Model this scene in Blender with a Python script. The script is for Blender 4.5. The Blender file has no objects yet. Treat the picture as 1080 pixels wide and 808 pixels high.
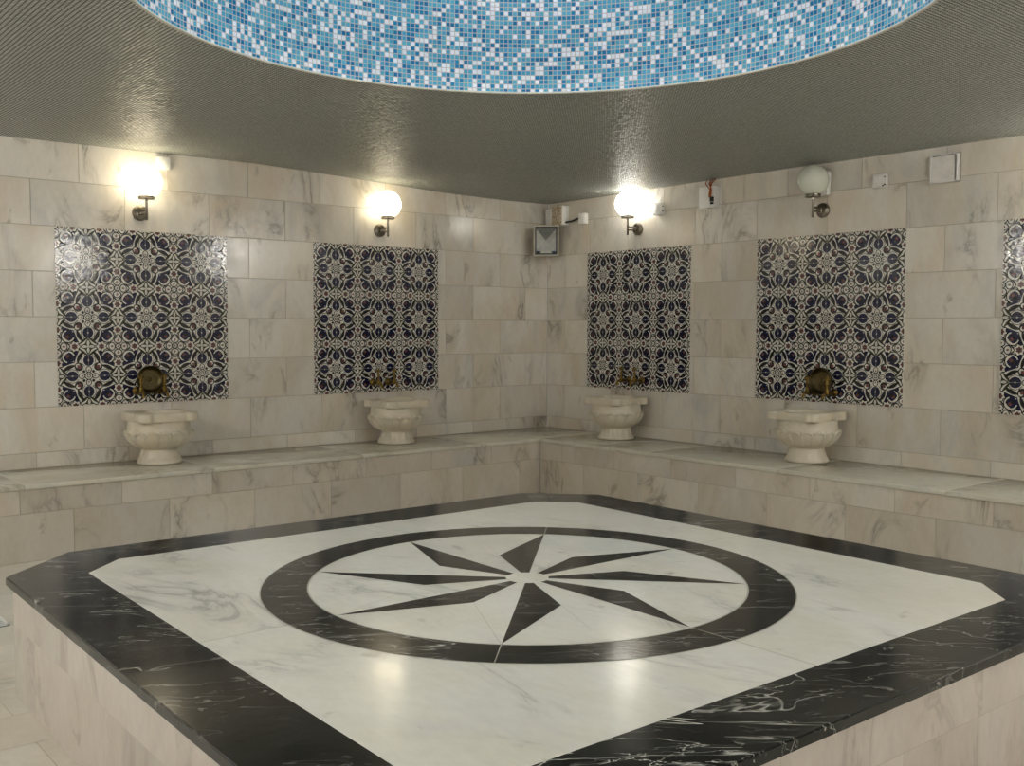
import bpy, bmesh, math, random
from math import sin, cos, pi, radians, sqrt, atan2, hypot
from mathutils import Vector, Matrix, Euler
random.seed(11)
SC = bpy.context.scene
COL = SC.collection
EYE = 1.388

# ------------------------------------------------------------------ helpers
def link(name, bm, mats, parent=None, smooth=False, angle=None):
    me = bpy.data.meshes.new(name)
    bm.normal_update()
    bm.to_mesh(me); bm.free()
    for m in (mats if isinstance(mats, (list, tuple)) else [mats]):
        me.materials.append(m)
    if smooth:
        me.polygons.foreach_set('use_smooth', [True] * len(me.polygons))
        if angle:
            me.set_sharp_from_angle(angle=radians(angle))
    o = bpy.data.objects.new(name, me)
    COL.objects.link(o)
    if parent:
        o.parent = parent
    return o

def tag(o, label=None, cat=None, group=None, kind=None):
    if label: o['label'] = label
    if cat: o['category'] = cat
    if group: o['group'] = group
    if kind: o['kind'] = kind
    return o

def empty(name, loc, rotz=0.0, label=None, cat=None, group=None):
    o = bpy.data.objects.new(name, None)
    o.empty_display_size = .05
    COL.objects.link(o)
    o.location = loc
    o.rotation_euler = (0, 0, rotz)
    return tag(o, label, cat, group)

def kids(o):
    return [c for c in bpy.data.objects if c.parent == o]

def copy_tree(root, loc, rotz=None, label=None, group=None):
    r = root.copy(); COL.objects.link(r)
    r.location = loc
    if rotz is not None: r.rotation_euler = (0, 0, rotz)
    if label: r['label'] = label
    if group: r['group'] = group
    for ch in kids(root):
        c = ch.copy(); COL.objects.link(c); c.parent = r
        for g in kids(ch):
            d = g.copy(); COL.objects.link(d); d.parent = c
    return r

def rnd_layer(bm):
    return bm.loops.layers.float_color.get('rnd') or bm.loops.layers.float_color.new('rnd')

def paint(bm, faces, col=None):
    l = rnd_layer(bm)
    if col is None:
        col = (random.random(), random.random(), random.random(), 1)
    for f in faces:
        for lp in f.loops:
            lp[l] = col

def box(bm, lo, hi, bevel=0.0, segs=2, mat=0):
    """Axis aligned box with optional rounded edges."""
    r = bmesh.ops.create_cube(bm, size=1.0)
    vs = r['verts']
    c = [(a + b) / 2 for a, b in zip(lo, hi)]; s = [abs(b - a) for a, b in zip(lo, hi)]
    for v in vs:
        v.co = Vector((c[0] + v.co.x * s[0], c[1] + v.co.y * s[1], c[2] + v.co.z * s[2]))
    es = list({e for v in vs for e in v.link_edges})
    fs = list({f for v in vs for f in v.link_faces})
    if bevel > 0:
        g = bmesh.ops.bevel(bm, geom=es, offset=bevel, segments=segs, affect='EDGES', profile=.5)
        fs = list({f for v in g['verts'] for f in v.link_faces} | {f for f in fs if f.is_valid})
    for f in fs:
        f.material_index = mat
    return fs

def lathe(bm, prof, n=32, mat=0, M=None, mod=None):
    """prof: (r, z) pairs, revolved about z. mod(theta, i, r, z) -> (r, z)."""
    rings = []
    for i, (r, z) in enumerate(prof):
        if r <= 1e-6:
            v = bm.verts.new((0, 0, z)); rings.append([v]); continue
        ring = []
        for k in range(n):
            t = 2 * pi * k / n
            rr, zz = (r, z) if mod is None else mod(t, i, r, z)
            ring.append(bm.verts.new((rr * cos(t), rr * sin(t), zz)))
        rings.append(ring)
    fs = []
    for a, b in zip(rings, rings[1:]):
        for k in range(n):
            k2 = (k + 1) % n
            if len(a) == 1 and len(b) == 1: continue
            if len(a) == 1: vs = [a[0], b[k2], b[k]]
            elif len(b) == 1: vs = [a[k], a[k2], b[0]]
            else: vs = [a[k], a[k2], b[k2], b[k]]
            f = bm.faces.new(vs); f.material_index = mat; fs.append(f)
    if M is not None:
        for ring in rings:
            for v in ring: v.co = M @ v.co
    return fs

def tube(bm, pts, r, n=10, mat=0, cap=True):
    pts = [Vector(p) for p in pts]
    rad = r if isinstance(r, (list, tuple)) else [r] * len(pts)
    rings = []
    up = None
    for i, p in enumerate(pts):
        d = (pts[min(i + 1, len(pts) - 1)] - pts[max(i - 1, 0)]).normalized()
        if up is None:
            up = Vector((0, 0, 1)) if abs(d.z) < .9 else Vector((1, 0, 0))
        s = d.cross(up).normalized(); u = s.cross(d).normalized(); up = u
        rings.append([bm.verts.new(p + (s * cos(2 * pi * k / n) + u * sin(2 * pi * k / n)) * rad[i]) for k in range(n)])
    fs = []
    for a, b in zip(rings, rings[1:]):
        for k in range(n):
            f = bm.faces.new([a[k], a[(k + 1) % n], b[(k + 1) % n], b[k]]); f.material_index = mat; fs.append(f)
    if cap:
        for ring, rev in ((rings[0], False), (rings[-1], True)):
            f = bm.faces.new(ring if rev else ring[::-1]); f.material_index = mat; fs.append(f)
    return fs

def zto(direction):
    """Rotation taking +z to direction."""
    return Vector((0, 0, 1)).rotation_difference(Vector(direction)).to_matrix().to_4x4()

# ------------------------------------------------------------------ node helpers
class NT:
    def __init__(self, name):
        self.m = bpy.data.materials.new(name)
        self.m.use_nodes = True
        self.t = self.m.node_tree
        self.t.nodes.clear()
        self.out = self.t.nodes.new('ShaderNodeOutputMaterial')
        self.b = self.t.nodes.new('ShaderNodeBsdfPrincipled')
        self.t.links.new(self.b.outputs[0], self.out.inputs[0])
    def n(self, typ, **kw):
        x = self.t.nodes.new('ShaderNode' + typ)
        for k, v in kw.items(): setattr(x, k, v)
        return x
    def l(self, a, b):
        self.t.links.new(a, b)
    def put(self, sock, v):
        if isinstance(v, bpy.types.NodeSocket): self.l(v, sock)
        elif isinstance(v, (tuple, list)) and len(v) == 3 and sock.type == 'RGBA': sock.default_value = (*v, 1)
        else: sock.default_value = v
    def math(self, op, a, b=None, clamp=False, c=None):
        x = self.n('Math', operation=op, use_clamp=clamp)
        self.put(x.inputs[0], a)
        if b is not None: self.put(x.inputs[1], b)
        if c is not None: self.put(x.inputs[2], c)
        return x.outputs[0]
    def vmath(self, op, a, b=None):
        x = self.n('VectorMath', operation=op)
        self.put(x.inputs[0], a)
        if b is not None:
            if op == 'SCALE': self.put(x.inputs['Scale'], b)
            else: self.put(x.inputs[1], b)
        return x.outputs[0]
    def mix(self, f, a, b, blend='MIX'):
        x = self.n('Mix', data_type='RGBA', blend_type=blend)
        self.put(x.inputs[0], f); self.put(x.inputs[6], a); self.put(x.inputs[7], b)
        return x.outputs[2]
    def rng(self, v, a, b, c=0.0, d=1.0, smooth=True):
        x = self.n('MapRange', interpolation_type='SMOOTHSTEP' if smooth else 'LINEAR')
        self.put(x.inputs[0], v)
        for i, q in zip((1, 2, 3, 4), (a, b, c, d)): self.put(x.inputs[i], q)
        return x.outputs[0]
    def noise(self, vec, scale, detail=4, rough=.55, dist=0.0):
        x = self.n('TexNoise')
        self.put(x.inputs['Vector'], vec)
        x.inputs['Scale'].default_value = scale; x.inputs['Detail'].default_value = detail
        x.inputs['Roughness'].default_value = rough; x.inputs['Distortion'].default_value = dist
        return x.outputs[0]
    def obj(self):
        return self.n('TexCoord').outputs['Object']
    def bump(self, h, strength, dist=.01):
        x = self.n('Bump')
        x.inputs['Strength'].default_value = strength; x.inputs['Distance'].default_value = dist
        self.put(x.inputs['Height'], h)
        self.l(x.outputs[0], self.b.inputs['Normal'])
    def done(self, base, rough=.5, metal=0.0, **kw):
        self.put(self.b.inputs['Base Color'], base)
        self.put(self.b.inputs['Roughness'], rough)
        self.put(self.b.inputs['Metallic'], metal)
        for k, v in kw.items(): self.put(self.b.inputs[k], v)
        return self.m

def srgb(r, g, b):
    f = lambda c: (c / 255 / 12.92) if c / 255 <= .04045 else ((c / 255 + .055) / 1.055) ** 2.4
    return (f(r), f(g), f(b))

def plain(name, col, rough=.5, metal=0.0, var=.08, scale=30, bump=0.0, **kw):
    t = NT(name)
    o = t.obj()
    n = t.noise(o, scale, 4)
    k = t.rng(n, .25, .75, 1 - var, 1 + var, False)
    c = t.vmath('SCALE', col, k)
    if bump: t.bump(n, bump, .002)
    return t.done(c, rough, metal, **kw)

def marble(name, base, warm, cool, vein, vein_amt=.5, vscale=1.6, rough=.18, tone=.12, tint=.6, stretch=(1, 1, 1), coat=0.0, fleck=None, spec=.5):
    """Stone with a slab by slab change of figure and tone (the mesh attribute rnd gives each slab its own)."""
    t = NT(name)
    o = t.obj()
    at = t.n('Attribute', attribute_name='rnd')
    off = t.vmath('SCALE', at.outputs['Vector'], 23.0)
    rot = t.n('Mapping')
    t.put(rot.inputs['Vector'], t.vmath('ADD', o, off))
    rot.inputs['Rotation'].default_value = (.5, .6, .75)
    rot.inputs['Scale'].default_value = stretch
    p = rot.outputs[0]
    sep = t.n('SeparateXYZ'); t.l(at.outputs['Vector'], sep.inputs[0])
    r0, r1, r2 = sep.outputs
    cloud = t.noise(p, vscale * 1.3, 5, .6, .8)
    c = t.mix(t.math('MULTIPLY', t.rng(cloud, .35, .72), tint), base, warm)
    cloud2 = t.noise(t.vmath('ADD', p, (7.3, 1.1, 4.2)), vscale * 1.9, 5, .62, 1.2)
    c = t.mix(t.math('MULTIPLY', t.rng(cloud2, .45, .75), t.math('MULTIPLY', r1, tint)), c, cool)
    # veins
    v = t.noise(p, vscale * 1.1, 6, .62, 1.3)
    v = t.math('ABSOLUTE', t.math('SUBTRACT', v, .5))
    thin = t.rng(v, 0.0, .022, 1, 0)
    soft = t.rng(v, 0.0, .09, 1, 0)
    msk = t.rng(t.noise(t.vmath('ADD', p, (3.3, 9.1, 2.2)), vscale * 1.5, 3, .5), .48, .68)
    va = t.math('MULTIPLY', t.math('MULTIPLY_ADD', soft, .45, c=t.math('MULTIPLY', thin, .55)), t.math('MULTIPLY', msk, vein_amt), clamp=True)
    c = t.mix(va, c, vein)
    fine = t.noise(p, 38, 3, .6)
    k = t.math('MULTIPLY', t.rng(r0, 0, 1, 1 - tone, 1 + tone * .6, False), t.rng(fine, .3, .7, .965, 1.03, False))
    c = t.vmath('SCALE', c, k)
    if fleck:
        fl = t.rng(t.noise(t.vmath('ADD', p, (1, 5, 8)), 7, 3, .6, .6), .64, .75)
        c = t.mix(t.math('MULTIPLY', fl, .55), c, fleck)
    t.bump(t.noise(o, 16, 3), .09, .004)
    ro = t.rng(t.noise(o, 6, 3), .3, .7, rough * .8, rough * 1.25, False)
    return t.done(c, ro, 0.0, **{'Coat Weight': coat, 'Coat Roughness': .06, 'Specular IOR Level': spec})

def black_marble(name):
    t = NT(name)
    o = t.obj()
    at = t.n('Attribute', attribute_name='rnd')
    p = t.vmath('ADD', o, t.vmath('SCALE', at.outputs['Vector'], 19.0))
    sep = t.n('SeparateXYZ'); t.l(at.outputs['Vector'], sep.inputs[0])
    mp = t.n('Mapping'); t.put(mp.inputs['Vector'], p)
    mp.inputs['Rotation'].default_value = (0, 0, radians(36))
    m2 = t.n('Mapping'); t.put(m2.inputs['Vector'], mp.outputs[0])
    m2.inputs['Scale'].default_value = (.42, 1.7, 1)
    q = m2.outputs[0]
    base = t.mix(t.rng(t.noise(q, 3.2, 5, .6, .6), .35, .7), srgb(10, 11, 12), srgb(30, 32, 31))
    v1 = t.math('ABSOLUTE', t.math('SUBTRACT', t.noise(q, 3.2, 4, .55, .7), .5))
    v2 = t.math('ABSOLUTE', t.math('SUBTRACT', t.noise(t.vmath('ADD', q, (5, 2, 1)), 8.5, 4, .6, 1.2), .5))
    m1 = t.rng(t.noise(t.vmath('ADD', p, (2, 7, 3)), 2.6, 2, .5),   .40, .56)
    m2 = t.rng(t.noise(t.vmath('ADD', p, (8, 1, 4)), 3.8, 2, .5), .44, .60)
    a = t.math('MULTIPLY', t.rng(v1, 0, .009, 1, 0), m1)
    b = t.math('MULTIPLY', t.rng(v2, 0, .010, 1, 0), m2)
    vv = t.math('MULTIPLY', t.math('MAXIMUM', a, b), t.rng(sep.outputs[1],   .1, .9, .3, 1.0, False), clamp=True)
    c = t.mix(vv, base, srgb(190, 188, 178))
    c = t.vmath('SCALE', c, t.rng(sep.outputs[0], 0, 1, .75, 1.25, False))
    t.bump(t.noise(o, 22, 3), .05, .004)
    return t.done(c, t.rng(t.noise(o, 5, 3), .3, .7, .11, .18, False), 0.0, **{'Specular IOR Level': .34})

# ------------------------------------------------------------------ materials
M_wall = marble('wall_marble', srgb(220, 216, 208), srgb(206, 192, 170), srgb(188, 190, 189), srgb(126, 120, 108), .75, 1.6, .19, .09, .75, (1, 1, .5), fleck=srgb(150, 142, 126))
M_riser = marble('riser_marble', srgb(206, 199, 187), srgb(192, 179, 160), srgb(184, 184, 180), srgb(122, 115, 102), .75, 1.6, .2, .12, .85, (1, 1, .55), fleck=srgb(140, 130, 112))
M_seat = marble('seat_marble', srgb(210, 207, 194), srgb(194, 187, 165), srgb(184, 186, 180), srgb(138, 132, 112), .55, 1.6, .1, .08, .7)
M_field = marble('field_marble', srgb(224, 221, 210), srgb(213, 206, 188), srgb(198, 201, 202), srgb(148, 146, 138), .6, 1.5, .15, .05, .7, (1, .5, 1), fleck=srgb(160, 152, 140))
M_base = marble('base_marble', srgb(206, 198, 191), srgb(194, 181, 170), srgb(186, 184, 183), srgb(146, 136, 128), .5, 1.6, .18, .07, .8, (1, 1, .5), fleck=srgb(172, 160, 148))
M_floor = marble('floor_marble', srgb(214, 210, 199), srgb(203, 195, 178), srgb(197, 198, 194), srgb(156, 149, 132), .45, 1.4, .2, .06, .6)
M_basin = marble('basin_marble', srgb(215, 207, 189), srgb(203, 189, 160), srgb(198, 196, 189), srgb(150, 142, 124), .5, 4.0, .40, .05, .6)
M_black = black_marble('black_marble')
M_grout = plain('grout', srgb(168, 158, 140), .9)
M_seam = plain('seam', srgb(142, 138, 124), .6)
M_seamdark = plain('dark_seam', srgb(90, 88, 80), .6)
M_nickel = plain('brushed_nickel', srgb(128, 122, 110), .3, 1.0, .12, 60)
M_brass = plain('old_brass', srgb(122, 100, 52), .3, 1.0, .35, 55)
M_bronze = plain('dull_brass', srgb(92, 82, 56), .42, 1.0, .3, 45)
M_white = plain('white_plastic', srgb(240, 240, 237), .35, 0, .04)
M_whitedirty = plain('aged_white_plastic', srgb(226, 223, 219), .4, 0, .12, 18)
M_steel = plain('steel_cover', srgb(232, 231, 230), .3, .4, .12, 22)
M_screw = plain('screw_metal', srgb(90, 84, 76), .4, 1.0)
M_darkplastic = plain('dark_plastic', srgb(16, 18, 18), .35)
M_greymetal = plain('grey_paint', srgb(186, 184, 172), .4, .1)
M_copper = plain('copper_wire', srgb(160, 84, 40), .35, .6)
M_reflector = plain('reflector_metal', srgb(232, 230, 224), .6, .0, .1, 25)
M_reflectorshade = plain('reflector_shaded', srgb(158, 160, 157), .6, .0, .1, 25)  # darker copy of the reflector colour, paints the shade on its top facet
M_led = plain('led_board', srgb(240, 238, 222), .4)
M_teal = plain('teal_plastic', srgb(120, 160, 150), .4)
M_trimwhite = plain('trim_white', srgb(196, 192, 180), .35)
M_drain = plain('drain_white', srgb(220, 220, 214), .4)

def make_rust():
    t = NT('rust_stained_cover')
    n = t.noise(t.obj(), 55, 4, .65, .5)
    c = t.mix(t.rng(n, .49, .6), srgb(200, 190, 168), srgb(138, 100, 46))
    return t.done(c, .6)
M_rust = make_rust()

def glow(name, col, s):
    t = NT(name)
    return t.done(srgb(245, 243, 235), .12, 0.0, **{'Emission Color': col, 'Emission Strength': s})

def make_opal():
    t = NT('opal_glass')
    return t.done(srgb(222, 226, 214), .1, 0.0, **{'Subsurface Weight': .3, 'Subsurface Radius': (.03, .03, .03), 'Coat Weight': .4})
M_opal = make_opal()

def make_clear():
    t = NT('lamp_glass')
    return t.done((1, 1, 1), .02, 0.0, **{'Transmission Weight': 1.0, 'IOR': 1.45, 'Alpha': 1.0})
M_clear = make_clear()

def mosaic(name, cols, stops, grout, rough, coat=0.0, uvname='UVMap', bump=.35, wide=.09, spark=0.0, spec=.5, metal=0.0, irid=0.0):
    """Square glass mosaic, one cell of the uv map to a tile."""
    t = NT(name)
    uv = t.n('UVMap', uv_map=uvname).outputs[0]
    cell = t.vmath('FLOOR', uv); fr = t.vmath('FRACTION', uv)
    wn = t.n('TexWhiteNoise', noise_dimensions='2D'); t.l(cell, wn.inputs['Vector'])
    rp = t.n('ValToRGB'); rp.color_ramp.interpolation = 'CONSTANT'
    t.l(wn.outputs['Value'], rp.inputs[0])
    el = rp.color_ramp.elements
    while len(el) > 1: el.remove(el[-1])
    el[0].position = 0; el[0].color = (*cols[0], 1)
    for c, s in zip(cols[1:], stops):
        e = el.new(s); e.color = (*c, 1)
    s1 = t.n('SeparateXYZ'); t.l(fr, s1.inputs[0])
    edge = t.math('MINIMUM', t.math('MINIMUM', s1.outputs[0], t.math('SUBTRACT', 1.0, s1.outputs[0])),
                  t.math('MINIMUM', s1.outputs[1], t.math('SUBTRACT', 1.0, s1.outputs[1])))
    tile = t.rng(edge, wide * .6, wide * 1.3)
    sc = t.n('SeparateXYZ'); t.l(wn.outputs['Color'], sc.inputs[0])
    tc = t.vmath('SCALE', rp.outputs[0], t.rng(sc.outputs[1], 0, 1, .9, 1.08, False))
    c = t.mix(tile, grout, tc)
    h = t.rng(edge, 0, .22)
    if spark:
        sp = t.n('SeparateXYZ'); t.l(t.vmath('SUBTRACT', fr, (.5, .5, .5)), sp.inputs[0])
        tilt = t.math('ADD', t.math('MULTIPLY', sp.outputs[0], t.math('SUBTRACT', sc.outputs[0], .5)),
                      t.math('MULTIPLY', sp.outputs[1], t.math('SUBTRACT', sc.outputs[2], .5)))
        h = t.math('MULTIPLY_ADD', tilt, spark, c=h)
    t.bump(h, bump, .004)
    ro = t.mix(tile, (.8, .8, .8), (rough, rough, rough))
    return t.done(c, ro, metal, **{'Coat Weight': coat, 'Coat Roughness': .1, 'Specular IOR Level': spec})

M_mosaic = mosaic('blue_mosaic', [srgb(226, 230, 236), srgb(84, 166, 194), srgb(70, 154, 190), srgb(20, 122, 168), srgb(12, 108, 156)],
                  [.25, .50, .72, .88], srgb(176, 172, 170), .25, .2, bump=.2)
M_ceil = mosaic('grey_mosaic', [srgb(196, 204, 199), srgb(206, 213, 208), srgb(188, 196, 191)], [.33, .66], srgb(96, 94, 86), .34, bump=.6, wide=.17, spark=2.4, spec=.6)

def glaze(name, col, rough=.13):
    t = NT(name)
    o = t.obj()
    t.bump(t.noise(o, 20, 3), .22, .005)
    n = t.noise(o, 60, 3)
    return t.done(t.vmath('SCALE', col, t.rng(n, .3, .7, .9, 1.08, False)), rough, 0.0, **{'Specular IOR Level': .5})

G_white = glaze('glaze_white', srgb(212, 210, 202))
G_navy = glaze('glaze_navy', srgb(15, 20, 54))
G_black = glaze('glaze_black', srgb(10, 11, 16))
G_rose = glaze('glaze_rose', srgb(104, 64, 64))
G_olive = glaze('glaze_olive', srgb(52, 55, 38))
G_joint = glaze('glaze_joint', srgb(150, 148, 140), .5)

# ------------------------------------------------------------------ camera
cam_d = bpy.data.cameras.new('camera')
cam_d.sensor_fit = 'HORIZONTAL'; cam_d.sensor_width = 36
cam_d.lens = 1067.66 / 1080 * 36
cam_d.clip_start = .02
cam = bpy.data.objects.new('camera', cam_d); COL.objects.link(cam)
yw, pt, rl = radians(50.2885), radians(-3.12), radians(.0878)
F = Vector((cos(yw) * cos(pt), sin(yw) * cos(pt), sin(pt)))
R = Vector((sin(yw), -cos(yw), 0)); U = R.cross(F)
R2 = R * cos(rl) + U * sin(rl); U2 = -R * sin(rl) + U * cos(rl)
mw = Matrix((R2, U2, -F)).transposed().to_4x4()
mw.translation = Vector((-6.3163, -7.0891, EYE))
cam.matrix_world = mw
SC.camera = cam

# ------------------------------------------------------------------ room measures
X0, Y0 = -7.82, -8.62           # far corners of the room (behind the camera)
DC = (-3.90, -4.30); DR = 1.435 # dome
ROW = .2978
PT = .664 + EYE; PB = PT - 1.1913   # tile panel top and bottom
BH = .461; BD = .7271               # bench

def wall_tiles(name, org, ud, nd, umax, rows, mat, tlen=.6, parent=None, gap=.0016, depth=.002):
    """Running bond of stone slabs: rows = (z0, z1, joint offset). Each slab is raised from the grout bed."""
    bm = bmesh.new(); rnd_layer(bm)
    org, ud, nd = Vector(org), Vector(ud), Vector(nd)
    P = lambda u, z, d: org + ud * u + Vector((0, 0, z)) + nd * d
    zz0, zz1 = min(r[0] for r in rows), max(r[1] for r in rows)
    def face(ps, mi):
        f = bm.faces.new([bm.verts.new(p) for p in ps]); f.material_index = mi; return f
    b = face([P(0, zz0, -depth), P(umax, zz0, -depth), P(umax, zz1, -depth), P(0, zz1, -depth)], 1)
    paint(bm, [b])
    for z0, z1, off in rows:
        us = [0.0]
        u = off % tlen
        while u < umax:
            if u > .03: us.append(u)
            u += tlen
        us.append(umax)
        for a, c in zip(us, us[1:]):
            a2, c2, b0, b1 = a + gap, c - gap, z0 + gap, z1 - gap
            o = [(a2, b0), (c2, b0), (c2, b1), (a2, b1)]
            e = .0012
            i = [(a2 + e, b0 + e), (c2 - e, b0 + e), (c2 - e, b1 - e), (a2 + e, b1 - e)]
            vo = [bm.verts.new(P(u_, z_, -depth)) for u_, z_ in o]
            vi = [bm.verts.new(P(u_, z_, 0)) for u_, z_ in i]
            fs = [bm.faces.new(vi)] + [bm.faces.new([vo[k], vo[(k + 1) % 4], vi[(k + 1) % 4], vi[k]]) for k in range(4)]
            paint(bm, fs)
    bm.normal_update()
    # facing
    for f in bm.faces:
        if f.normal.dot(nd) < -.2: f.normal_flip()
    return link(name, bm, [mat, M_grout], parent)

CT = 2.72
rows_z = [BH + .098]
z = PB
zs = [BH, PB - ROW, PB, PB + ROW, PB + 2 * ROW, PB + 3 * ROW, PT, PT + ROW, PT + 2 * ROW, CT]
def rows_for(even, odd):
    out = []
    # strip above the bench, then rows 7 (odd) up
    par = ['s', 'o', 'e', 'o', 'e', 'o', 'e', 'o', 'e']
    for k, (a, b) in enumerate(zip(zs, zs[1:])):
        out.append((a, b, {'s': even, 'o': odd, 'e': even}[par[k]]))
    return out
# left wall: u runs from the room corner towards -x
w1 = wall_tiles('wall_left', (0, 0, 0), (-1, 0, 0), (0, -1, 0), -X0, [(0.0, BH, 0)] + rows_for(.27, .568), M_wall, .603)
w2 = wall_tiles('wall_right', (0, 0, 0), (0, -1, 0), (-1, 0, 0), -Y0, [(0.0, BH, 0)] + rows_for(.57, .238), M_wall, .599)
w3 = wall_tiles('wall_rear', (X0, Y0, 0), (1, 0, 0), (0, 1, 0), -X0, [(k * .3, min(CT, k * .3 + .3), .3 * (k % 2)) for k in range(9)] , M_wall, .6)
w4 = wall_tiles('wall_side', (X0, Y0, 0), (0, 1, 0), (1, 0, 0), -Y0, [(k * .3, min(CT, k * .3 + .3), .3 * (k % 2)) for k in range(9)], M_wall, .6)
for w in (w1, w2, w3, w4): tag(w, kind='structure')

# floor
bm = bmesh.new(); rnd_layer(bm)
paint(bm, [bm.faces.new([bm.verts.new(p) for p in ((X0, Y0, -.002), (0, Y0, -.002), (0, 0, -.002), (X0, 0, -.002))])])
bm.faces.ensure_lookup_table(); bm.faces[0].material_index = 1
ny = int(-Y0 / .3) + 1; nx = int(-X0 / .6) + 1
for j in range(ny):
    for i in range(-1, nx):
        xa = X0 + i * .6 + (.3 if j % 2 else 0); ya = Y0 + j * .3
        xa2, xb2 = max(X0, xa) + .0015, min(0, xa + .6) - .0015
        ya2, yb2 = ya + .0015, min(0, ya + .3) - .0015
        if xb2 - xa2 < .02 or yb2 - ya2 < .02: continue
        paint(bm, [bm.faces.new([bm.verts.new(p) for p in ((xa2, ya2, 0), (xb2, ya2, 0), (xb2, yb2, 0), (xa2, yb2, 0))])])
tag(link('floor', bm, [M_floor, M_grout]), kind='structure')

# ------------------------------------------------------------------ ceiling with its round opening
def interp(t, v):
    if v <= t[0][0]: return t[0][1]
    for (a, b), (c, d) in zip(t, t[1:]):
        if v <= c: return b + (d - b) * (v - a) / (c - a)
    return t[-1][1]
HL = [(-8, 1.211), (-4.2, 1.216), (-2.9, 1.221), (-1.836, 1.18), (-1.18, 1.152), (-.57, 1.142), (0, 1.146)]
HR = [(-8, 1.165), (-4.3, 1.165), (-2.46, 1.1625), (0, 1.146)]
ZC = 1.172
def ceil_z(x, y):
    wl = math.exp(-(y / 1.1) ** 2); wr = math.exp(-(x / 1.1) ** 2)
    return EYE + ZC + (interp(HL, x) - ZC) * wl + (interp(HR, y) - ZC) * wr * (1 - wl)
bm = bmesh.new()
uvl = bm.loops.layers.uv.new('UVMap')
NTH = 256
angs = sorted([2 * pi * k / NTH for k in range(NTH)] + [atan2(b - DC[1], a - DC[0]) % (2 * pi) for a, b in ((0, 0), (X0, 0), (0, Y0), (X0, Y0))])
def edge_r(t):
    r = 1e9
    if cos(t) > 1e-9: r = min(r, (0 - DC[0]) / cos(t))
    if cos(t) < -1e-9: r = min(r, (X0 - DC[0]) / cos(t))
    if sin(t) > 1e-9: r = min(r, (0 - DC[1]) / sin(t))
    if sin(t) < -1e-9: r = min(r, (Y0 - DC[1]) / sin(t))
    return r
NR = 26
gr = []
for t in angs:
    e = edge_r(t)
    ring = []
    for k in range(NR + 1):
        r = DR + (e - DR) * k / NR
        x, y = DC[0] + r * cos(t), DC[1] + r * sin(t)
        ring.append(bm.verts.new((x, y, ceil_z(x, y))))
    gr.append(ring)
for a, b in zip(gr, gr[1:] + gr[:1]):
    for k in range(NR):
        f = bm.faces.new([a[k], b[k], b[k + 1], a[k + 1]])
        for lp in f.loops: lp[uvl].uv = (lp.vert.co.x / .0185 + 600, lp.vert.co.y / .0185 + 600)
ceiling = tag(link('ceiling', bm, M_ceil, smooth=True), kind='structure')

# drum and shell of the dome
bm = bmesh.new(); uvl = bm.loops.layers.uv.new('UVMap')
zr = EYE + ZC
prof = [(DR, zr - .004), (DR, zr + .2), (DR, zr + .4), (DR, zr + .6)]
OC = .42
for k in range(1, 13):
    a = (k / 12) * (math.acos(OC / DR))
    prof.append((DR * cos(a), zr + .6 + .8 * DR * sin(a)))
NT_ = 405
s = 0; rows = []
for i, (r, z_) in enumerate(prof):
    if i: s += hypot(r - prof[i - 1][0], z_ - prof[i - 1][1])
    rows.append((r, z_, s / .0222))
vv = [[bm.verts.new((DC[0] + r * cos(2 * pi * k / 135), DC[1] + r * sin(2 * pi * k / 135), z_)) for k in range(135)] for r, z_, _ in rows]
for i in range(len(rows) - 1):
    for k in range(135):
        k2 = (k + 1) % 135
        f = bm.faces.new([vv[i][k], vv[i + 1][k], vv[i + 1][k2], vv[i][k2]])
        for lp, (ku, iv) in zip(f.loops, ((k, i), (k, i + 1), (k + 1, i + 1), (k + 1, i))):
            lp[uvl].uv = (ku * 3.0, rows[iv][2])
tag(link('ceiling_dome', bm, M_mosaic, smooth=True), kind='structure')
top_z = prof[-1][1]
# pale trim around the opening
bm = bmesh.new()
lathe(bm, [(DR + .001, zr + .004), (DR - .004, zr + .003), (DR - .006, zr - .002), (DR - .004, zr - .006), (DR + .004, zr - .007), (DR + .007, zr - .003), (DR + .007, zr + .006)], 180,
      M=Matrix.Translation((DC[0], DC[1], 0)))
tag(link('trim_1', bm, M_trimwhite, smooth=True), kind='structure')
# unseen glowing cap added at the crown as fill light
bm = bmesh.new()
lathe(bm, [(OC + .01, top_z), (OC + .01, top_z + .25), (0, top_z + .25)], 64, M=Matrix.Translation((DC[0], DC[1], 0)))
M_crownfill = glow('crown_fill_glow', (.93, .97, 1.0, 1), 11.0)
crown_fill = tag(link('added_crown_glow_1', bm, [M_crownfill]), kind='structure')

# ------------------------------------------------------------------ bench
bench = empty('wall_bench', (-BD, -BD, 0), 0, 'low L-shaped marble bench running along the foot of both walls', 'bench')
inv = Matrix.Translation((BD, BD, 0))
bm = bmesh.new(); rnd_layer(bm)
def slab(x0, y0, x1, y1):
    fs = box(bm, (x0 + .0008, y0 + .0008, BH - .03), (x1 - .0008, y1 - .0008, BH), .006, 3)
    paint(bm, fs)
xs = [0, -1.35, -2.45, -3.59, -4.75, -5.9, X0]
for a, b in zip(xs, xs[1:]): slab(b, -BD, a, 0)
ys = [-BD, -1.95, -3.1, -4.25, -5.4, -6.5, Y0]
for a, b in zip(ys, ys[1:]): slab(-BD, b, 0, a)
for v in bm.verts: v.co = inv @ v.co
seat = link('seat', bm, M_seat, bench, True, 40)
RB = BD - .014
def to_local(o):
    for v in o.data.vertices: v.co = inv @ v.co
r1 = wall_tiles('riser', (-RB, -RB, 0), (-1, 0, 0), (0, -1, 0), -X0 - RB, [(.0, .288, .225), (.288, BH - .0305, .525)], M_riser, .589, bench)
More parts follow.
